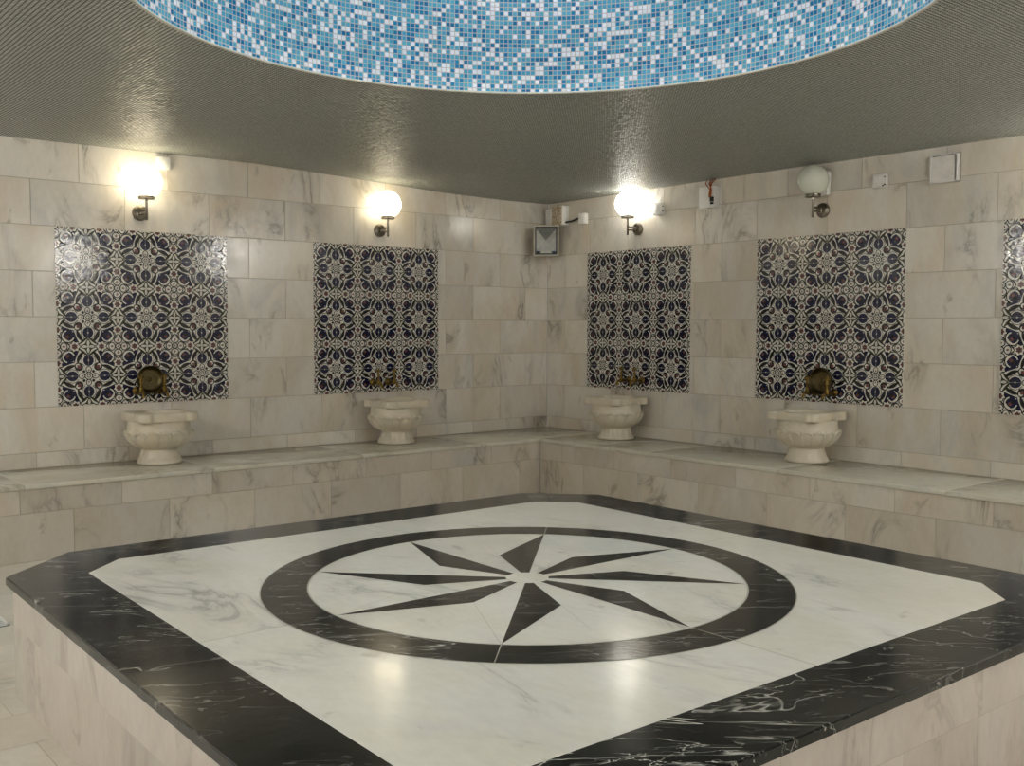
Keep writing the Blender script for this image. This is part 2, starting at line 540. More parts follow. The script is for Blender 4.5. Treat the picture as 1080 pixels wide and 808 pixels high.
r2 = wall_tiles('riser', (-RB, -RB, 0), (0, -1, 0), (-1, 0, 0), -Y0 - RB, [(.0, .288, .53), (.288, BH - .0305, .27)], M_riser, .589, bench)
to_local(r1); to_local(r2)

# ------------------------------------------------------------------ platform
PH = .450
PROT = radians(-.9931)
plat = empty('heated_platform', (-3.87, -4.235, 0), PROT, 'square marble platform with black rim and eight-pointed star inlay in the room centre', 'platform')
A_, C_, OB, OC2 = 1.266, .165, 1.530, .305
RO, RI, RT, RS, RH = .973, .812, .803, .392, .078
def octa(a, c):
    return [(a, -a + c), (a, a - c), (a - c, a), (-a + c, a), (-a, a - c), (-a, -a + c), (-a + c, -a), (a - c, -a)]
# base wall of stone
bm = bmesh.new(); rnd_layer(bm)
pts = octa(OB - .022, OC2 - .008)
for k in range(8):
    p, q = Vector((*pts[k], 0)), Vector((*pts[(k + 1) % 8], 0))
    L = (q - p).length; ud = (q - p) / L; nd = Vector((ud.y, -ud.x, 0))
    for z0, z1, off in ((0, .272, .3), (.272, PH - .0305, .72)):
        us = [0]; u = off
        while u < L - .1: us.append(u); u += .95
        us.append(L)
        for a, c in zip(us, us[1:]):
            cs = [(a + .0008, z0 + .0008), (c - .0008, z0 + .0008), (c - .0008, z1 - .0008), (a + .0008, z1 - .0008)]
            f = bm.faces.new([bm.verts.new(p + ud * u_ + Vector((0, 0, z_))) for u_, z_ in cs]); paint(bm, [f])
    f = bm.faces.new([bm.verts.new(p + ud * u_ - nd * .002 + Vector((0, 0, z_))) for u_, z_ in ((0, 0), (L, 0), (L, PH - .0305), (0, PH - .0305))])
    f.material_index = 1; paint(bm, [f])
base = link('base', bm, [M_base, M_grout], plat)
# black rim: mitred slabs
bm = bmesh.new(); rnd_layer(bm)
oi, oo = octa(A_, C_), octa(OB, OC2)
def rim_piece(i0, i1, o1, o0):
    e = .0006
    q = [Vector((*i0, 0)), Vector((*i1, 0)), Vector((*o1, 0)), Vector((*o0, 0))]
    c = sum(q, Vector()) / 4
    q = [p + (c - p).normalized() * e for p in q]
    T = [bm.verts.new(p + Vector((0, 0, PH))) for p in q]
    B = [bm.verts.new(p + Vector((0, 0, PH - .03))) for p in q]
    top = bm.faces.new(T)
    fs = [top, bm.faces.new(B[::-1])] + [bm.faces.new([T[(k + 1) % 4], T[k], B[k], B[(k + 1) % 4]]) for k in range(4)]
    paint(bm, fs)
    ed = [e2 for e2 in top.edges if set(e2.verts) == {T[2], T[3]}]
    col = fs[0].loops[0][rnd_layer(bm)]
    col = tuple(col)
    g = bmesh.ops.bevel(bm, geom=ed, offset=.004, segments=3, affect='EDGES')
    paint(bm, g['faces'], col)
lerp = lambda p, q, t: (p[0] + (q[0] - p[0]) * t, p[1] + (q[1] - p[1]) * t)
cuts = {0: [0, .5, 1], 2: [0, .42, .8, 1], 4: [0, .22, .45, .72, 1], 6: [0, .25, .5, .75, 1]}
for k in range(8):
    c = cuts.get(k, [0, 1])
    for a, b in zip(c, c[1:]):
        rim_piece(lerp(oi[k], oi[(k + 1) % 8], a), lerp(oi[k], oi[(k + 1) % 8], b), lerp(oo[k], oo[(k + 1) % 8], b), lerp(oo[k], oo[(k + 1) % 8], a))
bmesh.ops.recalc_face_normals(bm, faces=bm.faces)
rim = link('rim', bm, M_black, plat)
# white field: four quarters round the ring
bm = bmesh.new(); rnd_layer(bm)
def face_xy(ps, zz, mi=0, col=None):
    f = bm.faces.new([bm.verts.new((p[0], p[1], zz)) for p in ps]); f.material_index = mi
    if f.normal.z < 0: f.normal_flip()
    f.normal_update()
    if f.normal.z < 0: f.normal_flip()
    paint(bm, [f], col); return f
pol = lambda r, a: (r * cos(a), r * sin(a))
for q in range(4):
    a0, a1 = q * pi / 2, (q + 1) * pi / 2
    col = (random.random(), random.random(), random.random(), 1)
    N = 40
    # fan of quads from ring arc to the octagon border keeps the face simple
    def border(a):
        best = 1e9
        for k in range(8):
            p, d = oi[k], (oi[(k + 1) % 8][0] - oi[k][0], oi[(k + 1) % 8][1] - oi[k][1])
            den = cos(a) * d[1] - sin(a) * d[0]
            if abs(den) < 1e-9: continue
            t = (p[0] * d[1] - p[1] * d[0]) / den
            if t > .1: best = min(best, t)
        return best
    aa = sorted([a0 + (a1 - a0) * i / N for i in range(N + 1)] + [x % (2 * pi) for x in (atan2(*p[::-1]) for p in oi) if a0 + .001 < x % (2 * pi) < a1 - .001])
    for u, v in zip(aa, aa[1:]):
        face_xy([pol(RO + .0012, u), pol(border(u), u), pol(border(v), v), pol(RO + .0012, v)], PH - .0002, 0, col)
# sectors inside the ring
for k in range(8):
    a0, a1 = radians(45 * k), radians(45 * (k + 1))
    col = (random.random(), random.random(), random.random(), 1)
    N = 14
    face_xy([(0, 0)] + [pol(RI - .0012, a0 + (a1 - a0) * i / N) for i in range(N + 1)], PH - .0002, 0, col)
# joints
def seam(p, q, w=.0035, mi=1, zz=PH + .0006):
    d = Vector((q[0] - p[0], q[1] - p[1])).normalized() * w / 2
    n = (-d.y, d.x)
    face_xy([(p[0] + n[0], p[1] + n[1]), (q[0] + n[0], q[1] + n[1]), (q[0] - n[0], q[1] - n[1]), (p[0] - n[0], p[1] - n[1])], zz, mi)
for k in range(4):
    a = k * pi / 2
    seam(pol(RO + .002, a), pol(A_ - .002, a), .0035, 1)
for k in range(8):
    a = radians(45 * k)
    seam(pol(RH, a), pol(RI, a), .0016, 1, PH + .0001)
    seam(pol(RI, a), pol(RS, a - radians(22.5)), .0016, 1, PH + .0001)
    seam(pol(RS, a + radians(22.5)), pol(RS * .98 + .3, a + radians(22.5)), .0014, 1, PH + .0001) if k % 2 else None
# bed beneath the joints
face_xy(octa(A_ - .0005, C_), PH - .003, 2)
# pale line either side of the ring and at the rim
N = 128
for ra, rb in ((RI - .006, RI + .001), (RO - .001, RO + .005)):
    for i in range(N):
        u, v = 2 * pi * i / N, 2 * pi * (i + 1) / N
        face_xy([pol(ra, u), pol(rb, u), pol(rb, v), pol(ra, v)], PH + .0002, 1)
link('top', bm, [M_field, M_seam, M_seamdark], plat)
# black ring
bm = bmesh.new(); rnd_layer(bm)
bounds = [0, 45, 90, 135, 180, 225, 270, 315, 360]
for a, b in zip(bounds, bounds[1:]):
    a0, a1 = radians(a + .08), radians(b - .08)
    col = (random.random(), random.random() * .6, random.random(), 1)
    for i in range(18):
        u, v = a0 + (a1 - a0) * i / 18, a0 + (a1 - a0) * (i + 1) / 18
        face_xy([pol(RI, u), pol(RO, u), pol(RO, v), pol(RI, v)], PH + .0005, 0, col)
for a in (45, 225, 270):
    seam(pol(RI, radians(a)), pol(RO, radians(a)), .004, 1, PH + .0008)
link('ring', bm, [M_black, M_seam], plat)
for k in range(8):
    bm = bmesh.new(); rnd_layer(bm)
    a = radians(45 * k); b = a + radians(22.5)
    ca = pol(RH, a); cb = pol(RH, b)
    face_xy([ca, pol(RT, a), pol(RS, b), cb], PH + .0005, 0, (random.random(), random.random() * .4, random.random(), 1))
    link('star_point', bm, M_black, plat)
bm = bmesh.new(); rnd_layer(bm)
face_xy([pol(RH + .004, radians(22.5 * i + 11)) for i in range(16)], PH + .0009, 0, (.9, .2, .3, 1))
link('hub', bm, M_field, plat)

# ------------------------------------------------------------------ tile panels
def clip(poly, x0, y0, x1, y1):
    for ax, val, sgn in ((0, x0, 1), (0, x1, -1), (1, y0, 1), (1, y1, -1)):
        out = []
        for i in range(len(poly)):
            p, q = poly[i - 1], poly[i]
            pi_, qi = sgn * (p[ax] - val) >= 0, sgn * (q[ax] - val) >= 0
            if pi_ != qi:
                t = (val - p[ax]) / (q[ax] - p[ax])
                out.append((p[0] + (q[0] - p[0]) * t, p[1] + (q[1] - p[1]) * t))
            if qi: out.append(q)
        poly = out
        if len(poly) < 3: return []
    return poly
def ell(cx, cy, rx, ry, rot=0, n=14):
    c, s_ = cos(radians(rot)), sin(radians(rot))
    return [(cx + rx * cos(2 * pi * k / n) * c - ry * sin(2 * pi * k / n) * s_, cy + rx * cos(2 * pi * k / n) * s_ + ry * sin(2 * pi * k / n) * c) for k in range(n)]
def quad_b(p, c, q, n=7):
    return [((1 - t) ** 2 * p[0] + 2 * t * (1 - t) * c[0] + t * t * q[0], (1 - t) ** 2 * p[1] + 2 * t * (1 - t) * c[1] + t * t * q[1]) for t in (k / n for k in range(n + 1))]
def leaf(p, c1, q, c2):
    return quad_b(p, c1, q) + quad_b(q, c2, p)[1:-1]
def arc(cx, cy, r, a0, a1, w, n=10):
    o = [(cx + (r + w / 2) * cos(radians(a0 + (a1 - a0) * k / n)), cy + (r + w / 2) * sin(radians(a0 + (a1 - a0) * k / n))) for k in range(n + 1)]
    i = [(cx + (r - w / 2) * cos(radians(a0 + (a1 - a0) * k / n)), cy + (r - w / 2) * sin(radians(a0 + (a1 - a0) * k / n))) for k in range(n + 1)]
    return o + i[::-1]
def star(cx, cy, r, r2, n, rot=0):
    return [(cx + (r if k % 2 == 0 else r2) * cos(pi * k / n + rot), cy + (r if k % 2 == 0 else r2) * sin(pi * k / n + rot)) for k in range(2 * n)]
W_, NV, BK, RO_, OL = 0, 1, 2, 3, 4
SH = []   # (symmetry, layer, material, polygon)
S = lambda sym, lay, m, p: SH.append((sym, lay, m, p))
S('c', 1, BK, ell(0, 0, .135, .135)); S('c', 2, W_, ell(0, 0, .105, .105)); S('c', 3, BK, ell(0, 0, .07, .07)); S('c', 4, W_, ell(0, 0, .04, .04))
S('a', 1, BK, ell(.22, 0, .12, .10)); S('a', 2, W_, ell(.225, 0, .09, .07)); S('a', 3, RO_, ell(.2, 0, .03, .03))
S('d', 1, BK, ell(.155, .155, .05, .05))
S('a', 1, BK, arc(.53, 0, .232, -150, 150, .022)); S('a', 1, NV, ell(.53, 0, .19, .175)); S('a', 2, W_, ell(.53, 0, .035, .022)); S('a', 1, BK, ell(.345, 0, .04, .02))
S('d', 1, BK, ell(.32, .32, .15, .14, 45)); S('d', 2, W_, ell(.35, .35, .075, .075, 45)); S('d', 3, RO_, ell(.31, .31, .07, .06, 45))
S('d', 3, NV, star(.62, .62, .20, .165, 4, 0)); S('d', 4, RO_, ell(.67, .67, .06, .06)); S('d', 5, BK, ell(.61, .61, .05, .05))
S('d', 4, W_, arc(.645, .645, .185, -75, 165, .04)); S('d', 1, BK, arc(.645, .645, .225, -85, 175, .035))
S('o', 1, NV, leaf((.46, .44), (.62, .80), (.27, .93), (.40, .66)))
S('o', 1, NV, leaf((.50, .62), (.56, .86), (.42, .95), (.44, .80)))
S('o', 1, BK, leaf((.37, .41), (.44, .74), (.14, .85), (.21, .60)))
S('a', 1, OL, [(.70, 0), (.90, .11), (1, .29), (1.10, .11), (1.30, 0), (1.10, -.11), (1, -.29), (.90, -.11)])
S('a', 2, W_, ell(.885, 0, .09, .042)); S('a', 2, W_, ell(1, .115, .042, .09)); S('a', 2, W_, ell(1, -.115, .042, .09)); S('a', 2, W_, ell(1, 0, .035, .035))
S('o', 1, OL, leaf((.68, .0), (.86, .10), (.94, .31), (.74, .22)))
S('o', 1, BK, star(1, .44, .215, .165, 7, .2)); S('o', 2, W_, star(1, .44, .185, .13, 7, .2)); S('o', 3, RO_, star(1, .44, .115, .08, 6)); S('o', 4, BK, ell(1, .44, .03, .06))
S('d', 1, BK, ell(1, 1, .11, .11)); S('d', 2, W_, ell(1, 1, .075, .075)); S('d', 3, BK, ell(1, 1, .03, .03))
S('o', 1, BK, ell(1, .79, .15, .125)); S('o', 2, W_, ell(1, .79, .115, .092)); S('o', 3, RO_, ell(1, .79, .035, .045))
S('o', 1, BK, leaf((1, .58), (.92, .58), (.82, .74), (.93, .70)))
S('o', 1, BK, leaf((.74, .42), (.86, .44), (.85, .56), (.80, .50)))
HU = 1.1913 / 6
def panel_mesh():
    bm = bmesh.new()
    w = 1.1913
    bx = box(bm, (-w / 2, -.004, 0), (w / 2, .004, w), .0012, 1, 0)
    ops = {'c': [lambda u, v: (u, v)],
           'a': [lambda u, v: (u, v), lambda u, v: (-u, v), lambda u, v: (v, u), lambda u, v: (v, -u)],
           'd': [lambda u, v: (u, v), lambda u, v: (-u, v), lambda u, v: (u, -v), lambda u, v: (-u, -v)]}
    ops['o'] = ops['d'] + [lambda u, v: (v, u), lambda u, v: (-v, u), lambda u, v: (v, -u), lambda u, v: (-v, -u)]
    for iy in range(3):
        for ix in range(3):
            cx, cz = (ix - 1) * 2 * HU, HU + iy * 2 * HU
            seen = set()
            for sym, lay, m, poly in SH:
                for op in ops[sym]:
                    pp = clip([op(*p) for p in poly], -.999, -.999, .999, .999)
                    if len(pp) < 3: continue
                    ar = sum(pp[k - 1][0] * pp[k][1] - pp[k][0] * pp[k - 1][1] for k in range(len(pp)))
                    if abs(ar) < 1e-5: continue
                    if ar < 0: pp = pp[::-1]
                    ps = []
                    for p in pp:
                        if not ps or hypot(p[0] - ps[-1][0], p[1] - ps[-1][1]) > 1e-4: ps.append(p)
                    if len(ps) < 3: continue
                    f = bm.faces.new([bm.verts.new((cx + u * HU, -.004 - .00015 * lay, cz + v * HU)) for u, v in ps])
                    f.material_index = m
    # tile joints every half repeat
    for k in range(1, 6):
        for vert in (0, 1):
            a = k * HU; g = .0009
            if vert: q = [(-w / 2 + a - g, 0), (-w / 2 + a + g, 0), (-w / 2 + a + g, w), (-w / 2 + a - g, w)]
            else: q = [(-w / 2, a - g), (w / 2, a - g), (w / 2, a + g), (-w / 2, a + g)]
            f = bm.faces.new([bm.verts.new((x, -.0049, z_)) for x, z_ in q]); f.material_index = 5
    return bm
pan = link('tile_panel', panel_mesh(), [G_white, G_navy, G_black, G_rose, G_olive, G_joint])
pan.location = (-3.754, -.0042, PB)
PG = 'blue and white floral tile panels'
tag(pan, 'floral tile panel behind a hung brass bowl, under a glowing lamp', 'tile panel', PG)
def put_panel(loc, rz, label):
    c = pan.copy(); COL.objects.link(c); c.location = loc; c.rotation_euler = (0, 0, rz); c['label'] = label; return c
RZ = -pi / 2
put_panel((-1.853, -.0042, PB), 0, 'floral tile panel without a bowl, on the wall that has only one small white box')
put_panel((-.0042, -1.140, PB), RZ, 'floral tile panel nearest the corner floodlight, beside the box with copper wires')
put_panel((-.0042, -2.975, PB), RZ, 'floral tile panel behind a hung brass bowl, under the unlit lamp')
put_panel((-.0042, -4.806, PB), RZ, 'floral tile panel cut by the picture edge, with no basin in view below it')

# ------------------------------------------------------------------ globe wall lamps (local: wall plane y = 0, room towards -y)
YD = -.13
def make_lamp(name='wall_lamp'):
    r = empty(name, (0, 0, 0))
    bm = bmesh.new()
    lathe(bm, [(.0, -.0), (.053, -.0), (.053, .012), (.050, .017), (.040, .021), (.030, .024), (0, .026)], 40, M=zto((0, -1, 0)))
    p = link('wall_plate', bm, M_nickel, r, True, 35)
    for sx, sz in ((.018, .02), (-.018, -.024)):
        bm = bmesh.new()
        lathe(bm, [(0, .019), (.004, .019), (.004, .0235), (.0025, .0255), (0, .0255)], 10, M=Matrix.Translation((sx * 1.7, 0, sz * .9)) @ zto((0, -1, 0)))
        link('screw', bm, M_screw, p, True, 40)
    bm = bmesh.new()
    for dz in (-.013, .013):
        tube(bm, [(0, -.018, dz), (0, YD, dz)], .0062, 12)
    box(bm, (-.014, -.045, -.018), (.014, -.022, .018), .004, 2)
    link('arm', bm, M_nickel, r, True, 40)
    bm = bmesh.new()
    M = Matrix.Translation((0, YD, 0))
    lathe(bm, [(0, -.058), (.007, -.058), (.0085, -.056), (.0085, .082), (0, .082)], 18, M=M)
    link('stem', bm, M_nickel, r, True, 40)
    bm = bmesh.new()
    lathe(bm, [(0, .082), (.050, .082), (.055, .085), (.055, .090), (.0535, .0925), (.055, .095), (.055, .104), (.050, .106), (.030, .106)], 44, M=M)
    link('collar', bm, M_nickel, r, True, 30)
    bm = bmesh.new()
    prof = [(.108 * sin(a), .201 - .108 * cos(a)) for a in [radians(v) for v in range(28, 181, 8)] + [pi]]
    prof = [(rr if rr > 1e-6 else 0, zz) for rr, zz in prof]
    lathe(bm, [(.046, .096)] + prof, 48, M=M)
    link('globe', bm, M_opal, r, True)
    return r
LG = 'globe wall lamps'
lamp0 = make_lamp()
lamp0.location = (-2.995 + .02, 0, 0)
def set_glow(root, mat):
    for c in kids(root):
        if c.name.startswith('globe'):
            c.data = c.data.copy(); c.data.materials.clear(); c.data.materials.append(mat)
WARM = (1.0, .86, .60, 1); NEUT = (1.0, .95, .84, 1)
M_g1 = glow('glowing_globe_warm', WARM, 8.0)
M_g2 = glow('glowing_globe_soft', WARM, 5.5)
M_g3 = glow('glowing_globe_white', NEUT, 8.0)
M_g5 = glow('glowing_globe_end', NEUT, 14.0)
M_gr = glow('glowing_globe_bright', (1.0, .97, .93, 1), 125.0)
lamp0.location = (-.0, -2.935, .834 + EYE); lamp0.rotation_euler = (0, 0, RZ)
tag(lamp0, 'unlit white globe lamp on a nickel bracket above a tile panel', 'wall lamp', LG)
def lamp(loc, rz, mat, label):
    c = copy_tree(lamp0, loc, rz, label, LG); set_glow(c, mat); return c
lamp((-3.785, 0, .790 + EYE), 0, M_g1, 'lit warm globe lamp below the small white box with a round cover')
lamp((-1.838, 0, .790 + EYE), 0, M_g2, 'lit warm globe lamp between the corner floodlight and another warm lamp')
lamp((0, -1.150, .833 + EYE), RZ, M_g3, 'lit white globe lamp between two small white boxes near the corner')
for y, nm in ((-4.81, 'lit globe lamp above the last tile panel, beyond the picture edge'), (-6.64, 'lit globe lamp beside the entrance end of the room')):
    lamp((0, y, .833 + EYE), RZ, M_g5 if y > -5 else M_gr, nm)
for x, nm in ((-1.853, 'lit globe lamp on the wall behind the viewer, near the end corner'), (-3.754, 'added fill lamp with a globe, in the middle of the wall behind the viewer')):
    lamp((x, Y0, .81 + EYE), pi, M_gr, nm)  # the middle one is assumed, added out of view to fill the room
for y, nm in ((-1.2, 'added fill lamp with a globe on the wall beside the viewer, near the bench'), (-3.0, 'added fill lamp with a globe on the wall beside the viewer, second from the bench'), (-4.81, 'added fill lamp with a globe on the wall beside the viewer, third from the bench')):
    lamp((X0, y, .81 + EYE), pi / 2, M_gr, nm)  # all three are assumed lamps, added unseen to brighten the walls

# ------------------------------------------------------------------ stone basins
def make_basin(flutes):
    r = empty('wash_basin', (0, 0, 0)); K = .93
    bm = bmesh.new(); rnd_layer(bm)
    # foot
    prof = [(0, 0), (.150, 0), (.160, .006), (.161, .014), (.155, .024), (.146, .040), (.138, .060), (.132, .080), (.129, .094), (.131, .100), (.0, .102)]
    def mod(t, i, rr, zz):
        if .014 < zz < .095:
            rr -= flutes * .006 * (abs(sin(10 * t)) ** .6) * min(1, (zz - .014) / .02, (.098 - zz) / .02)
        return rr, zz
    paint(bm, lathe(bm, [(a * K, b) for a, b in prof], 160, mod=mod), (.3, .4, .1, 1))
    link('foot', bm, M_basin, r, True, 50)
    # bowl with a band of rounded petals
    bm = bmesh.new(); rnd_layer(bm)
    zs_ = [.098 + .196 * (k / 54) for k in range(55)]
    def basic(zz):
        t = (zz - .098) / .196
        if t < .62: return .126 + .104 * sin(min(1, t / .62) * pi / 2) ** .85
        return .230 - .010 * ((t - .62) / .38)
    def pet(t, i, rr, zz):
        if i >= len(zs_): return rr, zz
        x = ((t * 16 / (2 * pi)) % 1) * 2 - 1
        h = .196 + .034 * sqrt(max(0, 1 - x * x * .98))
        h2 = h - .016 - .004 * abs(x)
        d = 0
        if zz < h: d = .021 * min(1, (h - zz) / .006)
        inner = sqrt(max(0, 1 - min(1, (x / .80) ** 2)))
        hi = .190 + .026 * inner
        if abs(x) < .80 and zz < hi: d -= .015 * min(1, (hi - zz) / .008) * min(1, (.80 - abs(x)) / .12)
        if zz < .215: d -= .006 * max(0, abs(x) - .86) / .14
        fade = min(1, max(0, (zz - .10) / .03))
        return rr + d * fade - .004, zz
    prof = [(basic(zz), zz) for zz in zs_] + [(.20, .300), (.190, .29), (.17, .20), (.12, .15), (.05, .135), (0, .134)]
    paint(bm, lathe(bm, [(a * K, b) for a, b in prof], 288, mod=pet), (.55, .3, .6, 1))
    link('bowl', bm, M_basin, r, True, 60)
    # rim: square with lobed corners
    bm = bmesh.new(); rnd_layer(bm)
    n = 240
    def plan(t, grow=0.0):
        a = ((t + pi / 4) % (pi / 2)) - pi / 4      # from the nearest side's normal
        rs = min((.214 + .010 * cos(a * 3)) / max(.2, cos(a)), .252)
        dl = pi / 4 - abs(a)
        c, R_ = .236, .062
        q = R_ * R_ - (c * sin(dl)) ** 2
        rd = c * cos(dl) + sqrt(q) if q > 0 else 0
        return max(rs, rd) + grow
    zt_ = .352; zb = .294
    layers = [(-.055, zb + .002), (-.006, zb), (-.001, zb + .004), (0, zb + .010), (0, zt_ - .012), (-.002, zt_ - .004), (-.008, zt_)]
    rings = []
    for g, zz in layers:
        rings.append([bm.verts.new((plan(2 * pi * k / n, g) * cos(2 * pi * k / n), plan(2 * pi * k / n, g) * sin(2 * pi * k / n), zz)) for k in range(n)])
    for rr, zz in ((.192, zt_), (.186, zt_ - .005), (.183, zt_ - .02), (.186, zb - .01)):
        rings.append([bm.verts.new(((rr + .012 * cos(4 * (2 * pi * k / n))) * cos(2 * pi * k / n), (rr + .012 * cos(4 * (2 * pi * k / n))) * sin(2 * pi * k / n), zz)) for k in range(n)])
    fs = []
    for a, b in zip(rings, rings[1:]):
        for k in range(n): fs.append(bm.faces.new([a[k], a[(k + 1) % n], b[(k + 1) % n], b[k]]))
    paint(bm, fs, (.7, .5, .2, 1))
    for v in bm.verts: v.co = Vector((v.co.x * .90, v.co.y * .90 - .012, v.co.z))
    link('rim', bm, M_basin, r, True, 45)
    return r
BG = 'carved marble basins on the bench'
b1 = make_basin(.15); b1.location = (-3.765, -.24, BH)
tag(b1, 'carved marble basin below the hung bowl, under the warm glowing lamp', 'basin', BG)
b2 = make_basin(1.0); b2.location = (-1.840, -.24, BH)
tag(b2, 'carved marble basin with fluted foot, under the warm lamp nearer the corner', 'basin', BG)
copy_tree(b2, (-.24, -1.140, BH), RZ, 'carved marble basin with fluted foot, nearest the bench corner under the floodlight')
copy_tree(b1, (-.24, -2.995, BH), RZ, 'carved marble basin below the hung bowl, under the unlit globe lamp')

# ------------------------------------------------------------------ taps and bowls (local: wall plane y = 0, room towards -y)
def make_tap():
    r = empty('brass_tap', (0, 0, 0))
    bm = bmesh.new()
    lathe(bm, [(0, 0), (.030, 0), (.030, .004), (.024, .010), (.014, .016), (.012, .02), (0, .02)], 28, M=zto((0, -1, 0)))
    link('flange', bm, M_brass, r, True, 40)
    bm = bmesh.new()
    lathe(bm, [(0, .015), (.0115, .015), (.0115, .062), (.015, .068), (.019, .078), (.020, .092), (.017, .104), (.011, .112), (0, .114)], 22, M=zto((0, -1, 0)))
    link('valve_body', bm, M_brass, r, True, 45)
    bm = bmesh.new()
    tube(bm, [(0, -.102, -.002), (0, -.120, -.004), (0, -.134, -.012), (0, -.141, -.026), (0, -.143, -.042)], [.0105, .0105, .010, .0095, .0115], 14)
    link('spout', bm, M_brass, r, True, 50)
    bm = bmesh.new()
    M = Matrix.Translation((0, -.092, 0))
    lathe(bm, [(0, .012), (.013, .012), (.014, .024), (.009, .030), (.0075, .052), (.012, .058), (.013, .066), (.008, .072), (.007, .084), (0, .085)], 20, M=M)
    link('stem', bm, M_brass, r, True, 50)
    bm = bmesh.new()
    for k in range(4):
        a = k * pi / 2 + pi / 4
        tube(bm, [(0, -.092, .096), (.013 * cos(a), -.092 + .013 * sin(a), .098), (.022 * cos(a), -.092 + .022 * sin(a), .097)], [.007, .006, .009], 10)
    lathe(bm, [(0, .084), (.010, .085), (.012, .096), (.009, .106), (.005, .110), (.006, .116), (0, .121)], 16, M=M)
    link('handle', bm, M_brass, r, True, 50)
    return r
TG = 'old brass taps'
TZ = .946
tap0 = make_tap(); tap0.location = (-3.832, -.0082, TZ)
tag(tap0, 'brass tap beside the bowl under the warm lamp, on the side away from the corner', 'tap', TG)
tl = [((-3.668, -.0082, TZ), 0, 'brass tap beside the bowl under the warm lamp, on the side towards the corner'),
      ((-1.915, -.0082, TZ - .004), 0, 'brass tap above the fluted basin, farther from the corner of two, no bowl'),
      ((-1.765, -.0082, TZ - .004), 0, 'brass tap above the fluted basin under the warm lamp, the one towards the corner'),
      ((-.0082, -1.060, TZ), RZ, 'brass tap above the basin nearest the floodlight, the one by the corner'),
      ((-.0082, -1.215, TZ), RZ, 'brass tap above the basin nearest the floodlight, the one away from the corner'),
      ((-.0082, -2.895, TZ - .012), RZ, 'brass tap beside the bowl under the unlit lamp, on the corner side'),
      ((-.0082, -3.055, TZ - .012), RZ, 'brass tap beside the bowl under the unlit lamp, away from the corner')]
for loc, rz, lb in tl: copy_tree(tap0, loc, rz, lb, TG)
def make_bowl():
    bm = bmesh.new()
    pr = [(0, .004), (.012, .004), (.016, .001), (.03, .0), (.060, .0), (.074, .006), (.084, .022), (.089, .040), (.0925, .046), (.0925, .049), (.089, .050), (.085, .044), (.080, .025), (.071, .011), (.058, .0055),
          (.050, .0055), (.047, .0075), (.044, .0055), (.032, .0055), (.029, .0075), (.026, .0055), (.018, .006), (.014, .012), (.008, .0155), (0, .0165)]
    lathe(bm, pr, 56)
    return link('hammam_bowl', bm, M_bronze, None, True, 50)
bw = make_bowl()
bw.rotation_euler = Euler((radians(87), 0, 0)); bw.scale = (1.06, 1.06, .85); bw.location = (-3.750, -.018, 1.022)
tag(bw, 'round brass bowl resting on the taps under the warm glowing lamp', 'bowl', 'brass bathing bowls')
c = bw.copy(); COL.objects.link(c)
c.rotation_euler = Euler((radians(86), 0, RZ - .06)); c.location = (-.021, -2.975, 1.0115)
c['label'] = 'round brass bowl resting on the taps under the unlit lamp'

# ------------------------------------------------------------------ electrical boxes (local: wall plane y = 0, room towards -y)
def small_box(w, h, d, loc, rz, label, body=M_white, cover='round', name='junction_box', group='small white junction boxes'):
    r = empty(name, loc, rz, label, 'junction box', group)
    bm = bmesh.new(); box(bm, (-w / 2, -d, -h / 2), (w / 2, 0, h / 2), min(.012, w * .12), 3)
    link('body', bm, body, r, True, 40)
    bm = bmesh.new()
    if cover == 'round':
        lathe(bm, [(0, d - .001), (w * .36, d - .001), (w * .36, d + .003), (w * .33, d + .005), (0, d + .006)], 32, M=zto((0, -1, 0)))
    else:
        box(bm, (-w * .41, -d - .004, -h * .41), (w * .41, -d + .001, h * .41), .003, 2)
    cv = link('cover', bm, body, r, True, 40)
    return r
jb = small_box(.098, .090, .04, (-3.622, .0006, 1.147 + EYE), 0, 'small white box with a round cover above the warm lamp')
tube_bm = bmesh.new(); tube(tube_bm, [(.0, -.008, .04), (.002, -.008, .10)], .005, 8)
link('cable', tube_bm, M_whitedirty, jb, True)
j3 = small_box(.092, .100, .055, (0, -1.400, .977 + EYE), RZ, 'small white box with a round cover beside the white glowing lamp')
for dz in (-.02, .02):
    bm = bmesh.new(); lathe(bm, [(0, 0), (.006, 0), (.006, .003), (0, .004)], 10, M=Matrix.Translation((.046, -.028, dz)) @ zto((1, 0, 0)))
    link('knockout', bm, M_screw, j3, True)
jc = small_box(.085, .098, .05, (0, -.505, .972 + EYE), RZ, 'small white box joined by a black cable to the rust-stained box', cover='square')
j9 = small_box(.112, .100, .032, (0, -3.381, .992 + EYE), RZ, 'small worn white box between the unlit lamp and the square steel-edged box', body=M_whitedirty, cover='square')
for dx, dz in ((.042, .02), (.042, -.03), (.03, -.036)):
    bm = bmesh.new(); lathe(bm, [(0, .032), (.006, .032), (.005, .039), (0, .04)], 10, M=Matrix.Translation((dx, 0, dz)) @ zto((0, -1, 0)))
    link('screw', bm, M_screw, j9, True)
